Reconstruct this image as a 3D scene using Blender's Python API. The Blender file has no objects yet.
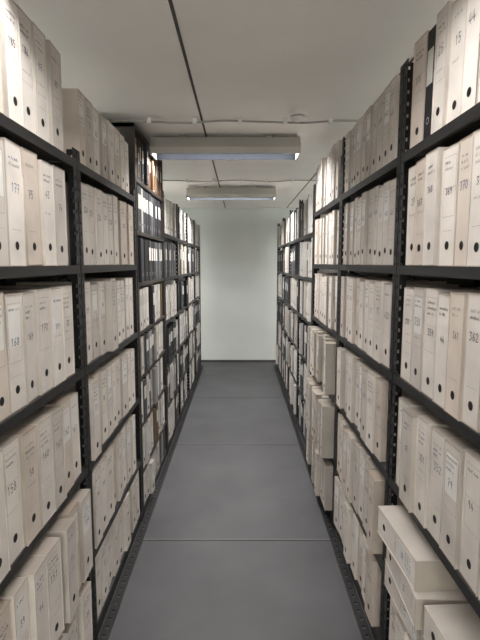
import bpy, math, random
from mathutils import Matrix, Vector
random.seed(11)
R = random.random
U = random.uniform
sc = bpy.context.scene
try:
    sc.view_settings.view_transform = 'Standard'
except Exception:
    pass

CEIL = 2.456
XL, XR = -0.61, 0.57
YB = 7.68

# ---------------------------------------------------------------- materials
def new_mat(name):
    m = bpy.data.materials.new(name)
    m.use_nodes = True
    nt = m.node_tree
    return m, nt, nt.nodes['Principled BSDF']

def noise_mat(name, c1, c2, scale=4, rough=0.7, metal=0.0, detail=6, bump=0.0, bscale=60, spec=0.5):
    m, nt, b = new_mat(name)
    tc = nt.nodes.new('ShaderNodeTexCoord')
    n = nt.nodes.new('ShaderNodeTexNoise')
    n.inputs['Scale'].default_value = scale
    n.inputs['Detail'].default_value = detail
    nt.links.new(tc.outputs['Object'], n.inputs['Vector'])
    r = nt.nodes.new('ShaderNodeValToRGB')
    r.color_ramp.elements[0].position = 0.3
    r.color_ramp.elements[1].position = 0.7
    r.color_ramp.elements[0].color = (*c1, 1)
    r.color_ramp.elements[1].color = (*c2, 1)
    nt.links.new(n.outputs['Fac'], r.inputs['Fac'])
    nt.links.new(r.outputs['Color'], b.inputs['Base Color'])
    b.inputs['Roughness'].default_value = rough
    b.inputs['Metallic'].default_value = metal
    b.inputs['Specular IOR Level'].default_value = spec
    if bump > 0:
        n2 = nt.nodes.new('ShaderNodeTexNoise')
        n2.inputs['Scale'].default_value = bscale
        nt.links.new(tc.outputs['Object'], n2.inputs['Vector'])
        bp = nt.nodes.new('ShaderNodeBump')
        bp.inputs['Strength'].default_value = bump
        bp.inputs['Distance'].default_value = 0.01
        nt.links.new(n2.outputs['Fac'], bp.inputs['Height'])
        nt.links.new(bp.outputs['Normal'], b.inputs['Normal'])
    return m

def item_mat():
    m, nt, b = new_mat('cardboard')
    a = nt.nodes.new('ShaderNodeAttribute'); a.attribute_name = 'col'
    tc = nt.nodes.new('ShaderNodeTexCoord')
    n = nt.nodes.new('ShaderNodeTexNoise'); n.inputs['Scale'].default_value = 9; n.inputs['Detail'].default_value = 5
    nt.links.new(tc.outputs['Object'], n.inputs['Vector'])
    mr = nt.nodes.new('ShaderNodeMapRange')
    mr.inputs['From Min'].default_value = 0.3; mr.inputs['From Max'].default_value = 0.7
    mr.inputs['To Min'].default_value = 0.88; mr.inputs['To Max'].default_value = 1.04
    nt.links.new(n.outputs['Fac'], mr.inputs['Value'])
    vm = nt.nodes.new('ShaderNodeVectorMath'); vm.operation = 'SCALE'
    nt.links.new(a.outputs['Color'], vm.inputs[0])
    nt.links.new(mr.outputs['Result'], vm.inputs['Scale'])
    nt.links.new(vm.outputs['Vector'], b.inputs['Base Color'])
    b.inputs['Roughness'].default_value = 0.65
    b.inputs['Specular IOR Level'].default_value = 0.3
    return m

M_ITEM = item_mat()
M_METAL = noise_mat('black_painted_steel', (0.012, 0.012, 0.013), (0.023, 0.023, 0.024), 6, 0.45, 0.0, spec=0.4)
M_SHELFTOP = noise_mat('grey_shelf_steel', (0.04, 0.04, 0.04), (0.07, 0.07, 0.07), 6, 0.5)
M_PANEL = noise_mat('dark_brown_panel', (0.020, 0.015, 0.013), (0.036, 0.028, 0.023), 5, 0.5)
M_CEIL = noise_mat('ceiling_paint', (0.82, 0.79, 0.745), (0.88, 0.85, 0.81), 1.6, 0.9, bump=0.15, bscale=90)
M_WALL = noise_mat('wall_paint', (0.73, 0.76, 0.73), (0.78, 0.81, 0.78), 1.2, 0.85, bump=0.1)
M_FLOOR = noise_mat('floor_vinyl', (0.074, 0.075, 0.082), (0.104, 0.105, 0.114), 2.6, 0.5, bump=0.12, bscale=220, detail=10)
M_SEAM = noise_mat('floor_seam', (0.02, 0.02, 0.022), (0.035, 0.035, 0.035), 10, 0.6)
M_SEAML = noise_mat('floor_seam_pale', (0.26, 0.26, 0.27), (0.34, 0.34, 0.35), 10, 0.5)  # pale line beside each dark seam
M_DARK = noise_mat('dark_sealant', (0.06, 0.055, 0.05), (0.10, 0.09, 0.08), 10, 0.8)
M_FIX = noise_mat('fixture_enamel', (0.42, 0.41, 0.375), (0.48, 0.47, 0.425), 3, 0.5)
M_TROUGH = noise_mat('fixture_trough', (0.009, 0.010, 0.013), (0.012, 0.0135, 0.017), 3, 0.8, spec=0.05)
M_PIPE = noise_mat('conduit_grey', (0.28, 0.27, 0.25), (0.38, 0.37, 0.34), 20, 0.5)
M_WHITEP = noise_mat('white_plastic', (0.7, 0.69, 0.66), (0.76, 0.75, 0.72), 10, 0.4)
M_GREYP = noise_mat('grey_plastic', (0.22, 0.21, 0.20), (0.28, 0.27, 0.26), 10, 0.4)

# ---------------------------------------------------------------- mesh builder
class MB:
    def __init__(s, mats):
        s.v = []; s.f = []; s.c = []; s.m = []; s.mats = mats
    def quad(s, pts, M=None, col=(1, 1, 1), mat=0):
        i = len(s.v)
        for p in pts:
            p = Vector(p)
            if M is not None: p = M @ p
            s.v.append(tuple(p))
        s.f.append(tuple(range(i, i + len(pts)))); s.c.append(col); s.m.append(mat)
    def box(s, a, b, M=None, col=(1, 1, 1), mat=0):
        x0, y0, z0 = a; x1, y1, z1 = b
        i = len(s.v)
        for p in ((x0,y0,z0),(x1,y0,z0),(x1,y1,z0),(x0,y1,z0),(x0,y0,z1),(x1,y0,z1),(x1,y1,z1),(x0,y1,z1)):
            p = Vector(p)
            if M is not None: p = M @ p
            s.v.append(tuple(p))
        for q in ((0,3,2,1),(4,5,6,7),(0,1,5,4),(1,2,6,5),(2,3,7,6),(3,0,4,7)):
            s.f.append(tuple(i + k for k in q)); s.c.append(col); s.m.append(mat)
    def disc(s, cx, cz, y, r, M, col, n=14, mat=0):
        s.quad([(cx + r*math.cos(2*math.pi*k/n), y, cz + r*math.sin(2*math.pi*k/n)) for k in range(n)], M, col, mat)
    def stroke(s, pts, wd, y, M, col, mat=0):
        for (ax, az), (bx, bz) in zip(pts[:-1], pts[1:]):
            dx, dz = bx-ax, bz-az
            l = math.hypot(dx, dz)
            if l < 1e-6: continue
            nx, nz = -dz/l*wd/2, dx/l*wd/2
            ex, ez = dx/l*wd*0.3, dz/l*wd*0.3
            s.quad([(ax-ex+nx, y, az-ez+nz), (ax-ex-nx, y, az-ez-nz), (bx+ex-nx, y, bz+ez-nz), (bx+ex+nx, y, bz+ez+nz)], M, col, mat)
    def prism(s, prof, x0, x1, M=None, col=(1,1,1), mat=0, matcaps=None):
        n = len(prof)
        for k in range(n):
            a = prof[k]; b = prof[(k+1) % n]
            mm = mat[k] if isinstance(mat, (list, tuple)) else mat
            s.quad([(x0, a[0], a[1]), (x1, a[0], a[1]), (x1, b[0], b[1]), (x0, b[0], b[1])], M, col, mm)
        mc = matcaps if matcaps is not None else (mat if not isinstance(mat, (list, tuple)) else mat[0])
        s.quad([(x0, p[0], p[1]) for p in prof][::-1], M, col, mc)
        s.quad([(x1, p[0], p[1]) for p in prof], M, col, mc)
    def lathe(s, c, prof, n=28, mat=0):
        rings = []
        for r, z in prof:
            base = len(s.v)
            for k in range(n):
                t = 2*math.pi*k/n
                s.v.append((c[0]+r*math.cos(t), c[1]+r*math.sin(t), c[2]+z))
            rings.append(base)
        for A, B in zip(rings[:-1], rings[1:]):
            for k in range(n):
                s.f.append((A+k, A+(k+1) % n, B+(k+1) % n, B+k)); s.c.append((1,1,1)); s.m.append(mat)
        s.f.append(tuple(rings[-1]+k for k in range(n))); s.c.append((1,1,1)); s.m.append(mat)
    def tube(s, pts, r, n=8, mat=0, col=(1,1,1)):
        rings = []
        for i, p in enumerate(pts):
            p = Vector(p)
            d = (Vector(pts[min(i+1, len(pts)-1)]) - Vector(pts[max(i-1, 0)])).normalized()
            up = Vector((0, 0, 1)) if abs(d.z) < 0.9 else Vector((1, 0, 0))
            a = d.cross(up).normalized(); b = d.cross(a)
            base = len(s.v)
            for k in range(n):
                t = 2*math.pi*k/n
                s.v.append(tuple(p + a*r*math.cos(t) + b*r*math.sin(t)))
            rings.append(base)
        for A, B in zip(rings[:-1], rings[1:]):
            for k in range(n):
                s.f.append((A+k, A+(k+1) % n, B+(k+1) % n, B+k)); s.c.append(col); s.m.append(mat)
        s.f.append(tuple(rings[0]+k for k in range(n))); s.c.append(col); s.m.append(mat)
        s.f.append(tuple(rings[-1]+k for k in range(n))); s.c.append(col); s.m.append(mat)
    def build(s, name):
        me = bpy.data.meshes.new(name)
        me.from_pydata(s.v, [], s.f)
        for m in s.mats: me.materials.append(m)
        me.polygons.foreach_set('material_index', s.m)
        at = me.attributes.new('col', 'FLOAT_COLOR', 'FACE')
        buf = []
        for c in s.c: buf += [c[0], c[1], c[2], 1.0]
        at.data.foreach_set('color', buf)
        me.update()
        o = bpy.data.objects.new(name, me)
        sc.collection.objects.link(o)
        return o

# ---------------------------------------------------------------- room shell
W0, W1, Y0R = -2.9, 2.9, -3.8
def slab(name, a, b, mat):
    mb = MB([mat]); mb.box(a, b); return mb.build(name)
slab('ceiling', (W0-.1, Y0R-.1, CEIL), (W1+.1, YB+.1, CEIL+.1), M_CEIL)
slab('wall_back', (W0-.1, YB, 0), (W1+.1, YB+.1, CEIL), M_WALL)
slab('wall_front', (W0-.1, Y0R-.1, 0), (W1+.1, Y0R, CEIL), M_WALL)
slab('wall_left', (W0-.1, Y0R, 0), (W0, YB, CEIL), M_WALL)
slab('wall_right', (W1, Y0R, 0), (W1+.1, YB, CEIL), M_WALL)
slab('baseboard_back', (W0, YB-.012, 0), (W1, YB, 0.035), M_DARK)
slab('trim_1', (W0, YB-.02, CEIL-.03), (W1, YB, CEIL), M_WALL)

mb = MB([M_FLOOR, M_SEAM, M_SEAML])
mb.box((W0-.1, Y0R-.1, -.1), (W1+.1, YB+.1, 0))
for y in (-1.8, -0.34, 1.14, 2.62, 4.10, 5.60, 7.05):
    mb.box((W0, y-.005, -.001), (W1, y+.005, .0012), mat=1)
    mb.box((W0, y+.005, -.001), (W1, y+.009, .0014), mat=2)
mb.build('floor')

mb = MB([M_DARK])
mb.box((-.235, Y0R, CEIL-.004), (-.223, YB, CEIL))
mb.build('trim_2')
mb = MB([M_DARK])
mb.box((.725, Y0R, CEIL-.004), (.735, YB, CEIL))
mb.build('trim_3')
def conduit(y, zd=0.02, r=0.006):
    mb = MB([M_PIPE, M_WHITEP])
    pts = []
    n = 60
    for i in range(n+1):
        x = W0 + (W1-W0)*i/n
        pts.append((x, y + 0.006*math.sin(i*1.7), CEIL - zd + 0.006*math.sin(i*0.9)))
    mb.tube(pts, r)
    x = W0 + .2
    while x < W1:
        mb.box((x-.012, y-.015, CEIL-zd-.012), (x+.012, y+.015, CEIL), mat=1)
        x += 0.27
    return mb.build('ceiling_conduit')
conduit(2.98)
conduit(5.05, r=0.005)
mb = MB([M_WHITEP, M_GREYP])
mb.lathe((.335, 2.87, CEIL), [(.050, 0), (.050, -.016), (.045, -.020)])
mb.lathe((.335, 2.87, CEIL-.019), [(.036, 0), (.036, -.010)], mat=1)
mb.lathe((.335, 2.87, CEIL-.028), [(.043, 0), (.040, -.012), (.026, -.019)])
mb.build('smoke_detector')

# ---------------------------------------------------------------- light fixtures (lamp recessed in a trough)
def fixture(xa, y, power=18):
    xb = xa + .985
    mb = MB([M_FIX, M_TROUGH, M_METAL])
    T = Matrix.Translation((0, y, CEIL))
    for xs in (xa+.2, xb-.2):
        mb.box((xs-.02, -.03, -.03), (xs+.02, .03, 0), T)
    prof = [(-.05, -.02), (.05, -.02), (.105, -.095), (.102, -.137), (.094, -.137), (.080, -.084), (-.080, -.084), (-.094, -.137), (-.102, -.137), (-.105, -.095)]
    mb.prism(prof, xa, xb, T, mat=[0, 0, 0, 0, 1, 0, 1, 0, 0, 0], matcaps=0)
    for x in (xa, xb):
        mb.prism([(-.052, -.018), (.052, -.018), (.108, -.094), (.105, -.139), (-.105, -.139), (-.108, -.094)], x-.006, x+.006, T)
    o = mb.build('ceiling_light_fixture')
    ld = bpy.data.lights.new('tube', 'AREA')
    ld.shape = 'RECTANGLE'; ld.size = .93; ld.size_y = .11
    ld.energy = power; ld.color = (1.0, 0.975, 0.94)
    lo = bpy.data.objects.new('tube', ld)
    lo.location = ((xa+xb)/2, y, CEIL-.088)
    sc.collection.objects.link(lo); lo.parent = o
    return o
for y, p in ((-3.0, 130), (-0.95, 15), (1.2, 11), (3.38, 29), (5.55, 46)):  # first fixture is invented, unseen fill behind the camera
    fixture(-.59, y, power=p)
for y, p in ((-3.0, 160), (-1.9, 160), (1.2, 55), (3.38, 75), (5.55, 75), (7.1, 32)):  # first two pairs: invented fill behind camera; last pair added to brighten end wall
    fixture(-2.4, y, power=p)
    fixture(1.35, y, power=p)

# ---------------------------------------------------------------- items
DIG = {
 '0': [[(0.5,1),(0.1,.75),(0.05,.3),(0.4,0),(0.8,.2),(0.9,.7),(0.5,1)]],
 '1': [[(0.2,.75),(0.55,1),(0.5,0)]],
 '2': [[(0.1,.8),(0.5,1),(0.85,.75),(0.1,0),(0.95,.05)]],
 '3': [[(0.1,.95),(0.8,.95),(0.4,.55),(0.85,.3),(0.5,0),(0.1,.1)]],
 '4': [[(0.6,1),(0.05,.35),(0.95,.35)],[(0.7,.65),(0.65,0)]],
 '5': [[(0.85,1),(0.2,1),(0.15,.55),(0.7,.6),(0.8,.2),(0.4,0),(0.1,.08)]],
 '6': [[(0.7,1),(0.2,.5),(0.2,.1),(0.6,0),(0.85,.3),(0.5,.5),(0.2,.35)]],
 '7': [[(0.05,.95),(0.9,1),(0.35,0)],[(0.25,.5),(0.75,.52)]],
 '8': [[(0.5,.55),(0.15,.8),(0.5,1),(0.8,.8),(0.5,.55),(0.1,.2),(0.5,0),(0.9,.25),(0.5,.55)]],
 '9': [[(0.8,.75),(0.45,1),(0.15,.7),(0.5,.5),(0.8,.75),(0.6,0)]],
}
def scribble(mb, x0, x1, z, h, y, M, col, wd):
    pts = []; x = x0; up = False
    while x < x1:
        pts.append((x, z + (h if up else 0)*U(.5, 1)))
        up = not up; x += h*U(.25, .55)
        if R() < 0.12 and len(pts) > 2:
            mb.stroke(pts, wd, y, M, col); pts = []; x += h*.5
    if len(pts) > 1: mb.stroke(pts, wd, y, M, col)

counter = [31]
def archive_box(mb, M, w, h, d, base, detail):
    t = 0.0025
    k = U(.92, 1.05)
    col = tuple(c*k for c in base)
    edge_shade = tuple(c*.64 for c in (col[0], col[1]*.95, col[2]*.88))  # box edges darkened, shadow put into their colour
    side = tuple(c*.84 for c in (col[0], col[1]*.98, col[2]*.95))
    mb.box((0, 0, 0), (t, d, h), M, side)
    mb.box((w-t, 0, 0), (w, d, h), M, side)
    mb.box((t, 0, h-t), (w-t, d, h), M, edge_shade)
    mb.box((t, 0.001, 0), (w-t, d, t), M, edge_shade)
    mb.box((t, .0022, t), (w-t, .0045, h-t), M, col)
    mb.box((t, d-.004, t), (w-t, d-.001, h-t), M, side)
    yf = .0016
    cx = w/2
    hz = h*U(.14, .19)
    mb.disc(cx, hz, yf+.0002, .0130, M, tuple(c*.5 for c in col))
    mb.disc(cx, hz, yf-.0001, .0118, M, (.012, .011, .011))
    if not detail:
        mb.box((w*.2, .0014, h*.6), (w*.8, .0022, h*.85), M, tuple(c*.8 for c in col))
        return
    grey = (.32, .30, .29); ink = (.05, .048, .055) if R() < .8 else (.08, .10, .24)
    if R() < .5:
        a, b, z0, z1 = w*.12, w*.88, h*.42, h*.92
        mb.stroke([(a, z0), (b, z0), (b, z1), (a, z1), (a, z0)], .0009, yf, M, grey)
        mb.stroke([(a, h*.66), (b, h*.66)], .0009, yf, M, grey)
    if R() < .25:
        mb.box((w*.14, .0014, h*.55), (w*.86, .0021, h*.9), M, (.86, .84, .82)); yf = .0012
    for i in range(random.choice((1, 2, 3))):
        scribble(mb, w*.18, w*U(.6, .84), h*(.86-.05*i), .009, yf-.0002, M, ink if R() < .6 else grey, .0014)
    counter[0] += 1
    s = str(counter[0]) if R() < .6 else str(random.randint(10, 99))
    dh = U(.017, .027); dw = dh*.6
    tw = len(s)*dw*1.2
    x = cx - tw/2 + U(-.006, .006); zz = h*U(.56, .66)
    for ch in s:
        for pl in DIG[ch]:
            mb.stroke([(x+px*dw, zz+pz*dh) for px, pz in pl], .0021, yf-.0004, M, ink)
        x += dw*1.2
    if R() < .4:
        scribble(mb, w*.2, w*.75, h*.5, .007, yf-.0002, M, grey, .001)
    if R() < .35:
        mb.stroke([(w*.2, h*.3), (w*.8, h*.3)], .0008, yf, M, grey)

def binder(mb, M, w, h, d, col):
    prof = []
    n = 4
    r = min(.008, w*.3)
    for cx, a0 in ((r, math.pi), (w-r, 1.5*math.pi)):
        for k in range(n+1):
            a = a0 + k*(math.pi/2)/n
            prof.append((cx + r*math.cos(a), r + r*math.sin(a)))
    for k in range(len(prof)-1):
        a = prof[k]; b = prof[k+1]
        mb.quad([(a[0], a[1], 0), (b[0], b[1], 0), (b[0], b[1], h), (a[0], a[1], h)], M, col)
    mb.box((0, r, 0), (.003, d, h), M, col)
    mb.box((w-.003, r, 0), (w, d, h), M, col)
    mb.box((.003, .012, .006), (w-.003, d-.008, h-.012), M, (.55, .53, .48))
    lab = (.68, .67, .63)
    if R() < .75:
        mb.box((w*.18, -.0008, h*.5), (w*.82, .001, h*.82), M, lab)
    if w > .04:
        mb.disc(w/2, h*.17, -.0006, min(.011, w*.25), M, (.5, .5, .5))
        mb.disc(w/2, h*.17, -.0009, min(.008, w*.18), M, (.01, .01, .01))

CREAM = (.82, .765, .72)
def fill_row(mb, side, xf, ya, yb, z, hmax, mode, detail, prot=(0, .012), depth=.26, skip=None, dark_at=None):
    L = yb - ya
    if side == 'L':
        F = Matrix(((0, -1, 0, xf), (1, 0, 0, ya), (0, 0, 1, z), (0, 0, 0, 1)))
    else:
        F = Matrix(((0, 1, 0, xf), (-1, 0, 0, yb), (0, 0, 1, z), (0, 0, 0, 1)))
    s = .045 if side == 'L' else .066
    if R() > .7: s += .012
    end = L - .045
    leanrow = U(-.022, .022)
    low = z < .9
    idx = 0
    while True:
        if skip:
            y = ya + s if side == 'L' else yb - s
            if skip[0] <= y <= skip[1]:
                s += .02; continue
        if mode == 'white': w = random.choice((.082, .09, .095, .1, .105))
        elif mode == 'brown': w = U(.025, .06)
        else: w = random.choice((.05, .075, .075, .08, .1, .1))
        if s + w > end: break
        p = U(*prot)
        if R() < .08: p += U(.01, .025)
        yaw = U(-.025, .025)
        if R() < (.2 if low else .08): yaw = U(-.1, .1)
        lean = leanrow + U(-.006, .006)
        if R() < .1:
            leanrow = U(-.022, .022); s += .004
        M = F @ Matrix.Translation((s + max(0, -lean)*.3*.3, -p + .012, .001 + abs(lean)*w*.5)) @ Matrix.Rotation(yaw, 4, 'Z') @ Matrix.Rotation(lean, 4, 'Y')
        if dark_at is not None and idx == dark_at:
            binder(mb, M, .07, .32, .26, (.02, .02, .022)); s += .078; idx += 1; continue
        idx += 1
        if mode == 'white':
            h = min(hmax, U(.318, .338))
            c = CREAM
            q = R()
            if q < .14: c = (.74, .655, .585)
            elif q < .26: c = (.68, .63, .59)
            archive_box(mb, M, w, h, depth, c, detail)
        elif mode == 'grey':
            h = min(hmax, U(.315, .335))
            archive_box(mb, M, w, h, depth, random.choice(((.71,.655,.605), (.63,.585,.545), (.77,.715,.67))), detail)
        elif mode == 'brown':
            h = min(hmax, U(.19, .26))
            binder(mb, M, w, h, U(.2, .24), random.choice(((.10,.05,.03), (.16,.09,.05), (.05,.03,.025), (.25,.16,.09), (.35,.3,.24), (.03,.03,.035))))
        elif mode == 'dark':
            h = min(hmax, U(.27, .3))
            binder(mb, M, w, h, .25, random.choice(((.03,.03,.035), (.05,.05,.06), (.12,.12,.13), (.45,.44,.42), (.02,.02,.02))))
        else:
            h = min(hmax, U(.28, .32))
            if R() < .62:
                archive_box(mb, M, w, h, depth, random.choice(((.82,.79,.76), (.74,.71,.68), (.60,.57,.54))), False)
            else:
                binder(mb, M, w, h, .25, random.choice(((.03,.03,.035), (.07,.07,.08), (.3,.3,.3), (.14,.09,.05), (.6,.6,.58))))
        s += w + U(.002, .008)
        if R() < (.14 if low else .05): s += U(.01, .035)

# ---------------------------------------------------------------- shelving frames
def upright(mb, x, y, h, sx, sy, w=.036, t=.003):
    def flange(ax):
        def bx(u0, u1, z0, z1):
            if ax == 'x':
                a = sorted((x+sx*u0, x+sx*u1)); b = sorted((y, y+sy*t))
            else:
                a = sorted((x, x+sx*t)); b = sorted((y+sy*u0, y+sy*u1))
            mb.box((a[0], b[0], z0), (a[1], b[1], z1))
        bx(0, w*.36, 0, h); bx(w*.64, w, 0, h)
        z = 0.0
        while z < h:
            bx(w*.36, w*.64, z, min(z+.026, h)); z += .04
    flange('x'); flange('y')

def unit(side, ya, yb, levels, height, depth=.32, dark_backing=False, panel=False, name='shelving_unit'):
    mb = MB([M_PANEL if panel else M_METAL, M_SHELFTOP])
    xf = XL if side == 'L' else XR
    o = -1 if side == 'L' else 1
    ya += .002; yb -= .002
    if panel:
        for y in (ya, yb-.02):
            a = sorted((xf, xf+o*depth))
            mb.box((a[0], y, 0), (a[1], y+.02, height))
        a = sorted((xf, xf+o*depth))
        mb.box((a[0], ya, height-.02), (a[1], yb, height))
    else:
        for (yy, sy) in ((ya, 1), (yb, -1)):
            upright(mb, xf, yy, height, o, sy)
            upright(mb, xf+o*depth, yy, height, -o, sy)
    for z in levels:
        lip = .03
        a = sorted((xf+o*.003, xf+o*(depth-.003)))
        mb.box((a[0], ya+.004, z-.004), (a[1], yb-.004, z), mat=1)
        a = sorted((xf+o*.0005, xf+o*.003))
        if panel: mb.box((a[0], ya+.02, z-.022), (a[1], yb-.02, z+.001))
        else:
            mb.box((a[0], ya+.004, z-lip), (a[1], yb-.004, z+.001))
            a2 = sorted((xf+o*.003, xf+o*.014))
            mb.box((a2[0], ya+.004, z-lip), (a2[1], yb-.004, z-lip+.002))
        a = sorted((xf+o*(depth-.003), xf+o*(depth-.0005)))
        mb.box((a[0], ya+.004, z-lip), (a[1], yb-.004, z+.001))
        if not panel:
            for yy in (ya+.003, yb-.006):
                a = sorted((xf+o*.003, xf+o*.05))
                mb.box((a[0], yy, z-.05), (a[1], yy+.002, z-.004))
    if dark_backing:  # sheet added behind near bays so gaps around the boxes stay dark
        a = sorted((xf+o*(depth+.001), xf+o*(depth+.004)))
        mb.box((a[0], ya, .05), (a[1], yb, levels[-1]))
    a = sorted((xf+o*.004, xf+o*.008))
    mb.box((a[0], ya+.004, 0), (a[1], yb-.004, levels[0]-.003))
    return mb.build(name)

A = [.065, .395, .79, 1.19, 1.59, 1.98]
B = [.06, .40, .76, 1.12, 1.48, 1.84]
P = [.05, .30, .60, .90, 1.18, 1.48, 1.79, 2.10]

def lying(mb, cx_front, yc, z, yaw, length=.335, th=.1, d=.26):
    F = Matrix.Translation((cx_front, yc, z)) @ Matrix.Rotation(yaw, 4, 'Z') @ Matrix(((0, 1, 0, 0), (-1, 0, 0, length/2), (0, 0, 1, 0), (0, 0, 0, 1)))
    Rm = F @ Matrix(((0, 0, 1, 0), (0, 1, 0, 0), (-1, 0, 0, th), (0, 0, 0, 1)))
    archive_box(mb, Rm, th, length, d, CREAM, True)

def bay(side, ya, yb, levels, height, modes, detail, dark_backing, prots=None, panel=False, iname='archive_boxes', skips=None, tophm=None, extra=None, dark=None):
    unit(side, ya, yb, levels, height, dark_backing=dark_backing, panel=panel)
    mb = MB([M_ITEM])
    xf = XL if side == 'L' else XR
    for i, z in enumerate(levels):
        nxt = levels[i+1]-.04 if i+1 < len(levels) else CEIL - .06
        hm = nxt - z
        if tophm and i == len(levels)-1: hm = tophm
        m = modes[i] if isinstance(modes, list) else modes
        pr = prots[i] if prots else (0, .012)
        fill_row(mb, side, xf, ya, yb, z, hm, m, detail, pr, skip=(skips or {}).get(i), dark_at=(dark or {}).get(i))
    if extra: extra(mb)
    return mb.build(iname)

lowp = [(.015, .04), (.01, .04), (.0, .02), (0, .012), (0, .012), (0, .012)]
lowp2 = [(0, .018), (0, .018), (.0, .015), (0, .012), (0, .012), (0, .012)]
bay('L', -1.18, -.17, A, 2.02, 'white', True, True)
bay('L', -.17, .84, A, 2.02, 'white', True, True)
bay('L', .84, 1.85, A, 2.02, 'white', True, True, lowp)
bay('L', 1.85, 2.86, A, 2.02, 'white', True, True, lowp2, tophm=.275)
bay('L', 2.87, 3.89, P, 2.40, ['mixed','mixed','mixed','mixed','mixed','dark','dark','brown'], False, True, panel=True, iname='binders_and_books')
y = 3.90
lm = [['mixed','mixed','dark','mixed','dark','mixed'], ['mixed','dark','mixed','dark','mixed','mixed'],
      ['mixed','mixed','mixed','mixed','dark','mixed'], ['dark','mixed','dark','mixed','mixed','mixed']]
for i in range(4):
    bay('L', y, y+.88, B, 2.17, lm[i], False, False, iname='archive_binders')
    y += .88
rp = [(.01, .03), (.01, .035), (.0, .03), (0, .015), (0, .012), (0, .01)]
def flat_stack(mb):
    lying(mb, XR-.02, 1.52, .396, .03)
    lying(mb, XR-.035, 1.50, .498, -.04)
    lying(mb, XR-.045, 1.53, .600, .06)
    lying(mb, XR-.01, 1.15, .396, -.02)
    lying(mb, XR-.02, 1.14, .498, .04)
bay('R', -1.27, -.26, A, 2.29, 'white', True, True)
bay('R', -.26, .75, A, 2.29, 'white', True, True)
bay('R', .75, 1.76, A, 2.29, 'white', True, True, rp, skips={1: (.98, 1.70)}, extra=flat_stack, dark={5: 1})
bay('R', 1.76, 2.77, A, 2.29, ['white','white','white','white','grey','grey'], True, True, rp, tophm=.305)
bay('R', 2.77, 3.78, A, 2.2, 'grey', True, True, [(.03,.07), (.03,.08), (.02,.06), (0,.02), (0,.02), (0,.02)])
y = 3.79
for i in range(4):
    bay('R', y, y+.91, B, 2.2, lm[3-i], False, False, iname='archive_binders')
    y += .91

# perforated floor rails along both runs
for side, x0 in (('L', XL), ('R', XR)):
    mb = MB([M_METAL])
    o = 1 if side == 'L' else -1
    def bx(u0, u1, y0, y1):
        a = sorted((x0+o*u0, x0+o*u1)); mb.box((a[0], y0, 0.0005), (a[1], y1, .005))
    bx(.002, .016, -1.2, 7.4); bx(.030, .046, -1.2, 7.4)
    y = -1.2
    while y < 7.37:
        bx(.016, .030, y, y+.034); y += .05
    mb.build('floor_rail')

# ---------------------------------------------------------------- world + camera
w = bpy.data.worlds.new('World'); sc.world = w
w.use_nodes = True
w.node_tree.nodes['Background'].inputs[0].default_value = (.5, .5, .5, 1)
w.node_tree.nodes['Background'].inputs[1].default_value = 0.1

cd = bpy.data.cameras.new('camera')
cd.sensor_fit = 'VERTICAL'; cd.sensor_height = 36
cd.lens = 36*480/640
cam = bpy.data.objects.new('camera', cd)
cam.location = (0, 0, 1.6)
cam.rotation_euler = (math.radians(90-6.77), 0, 0)
sc.collection.objects.link(cam)
sc.camera = cam
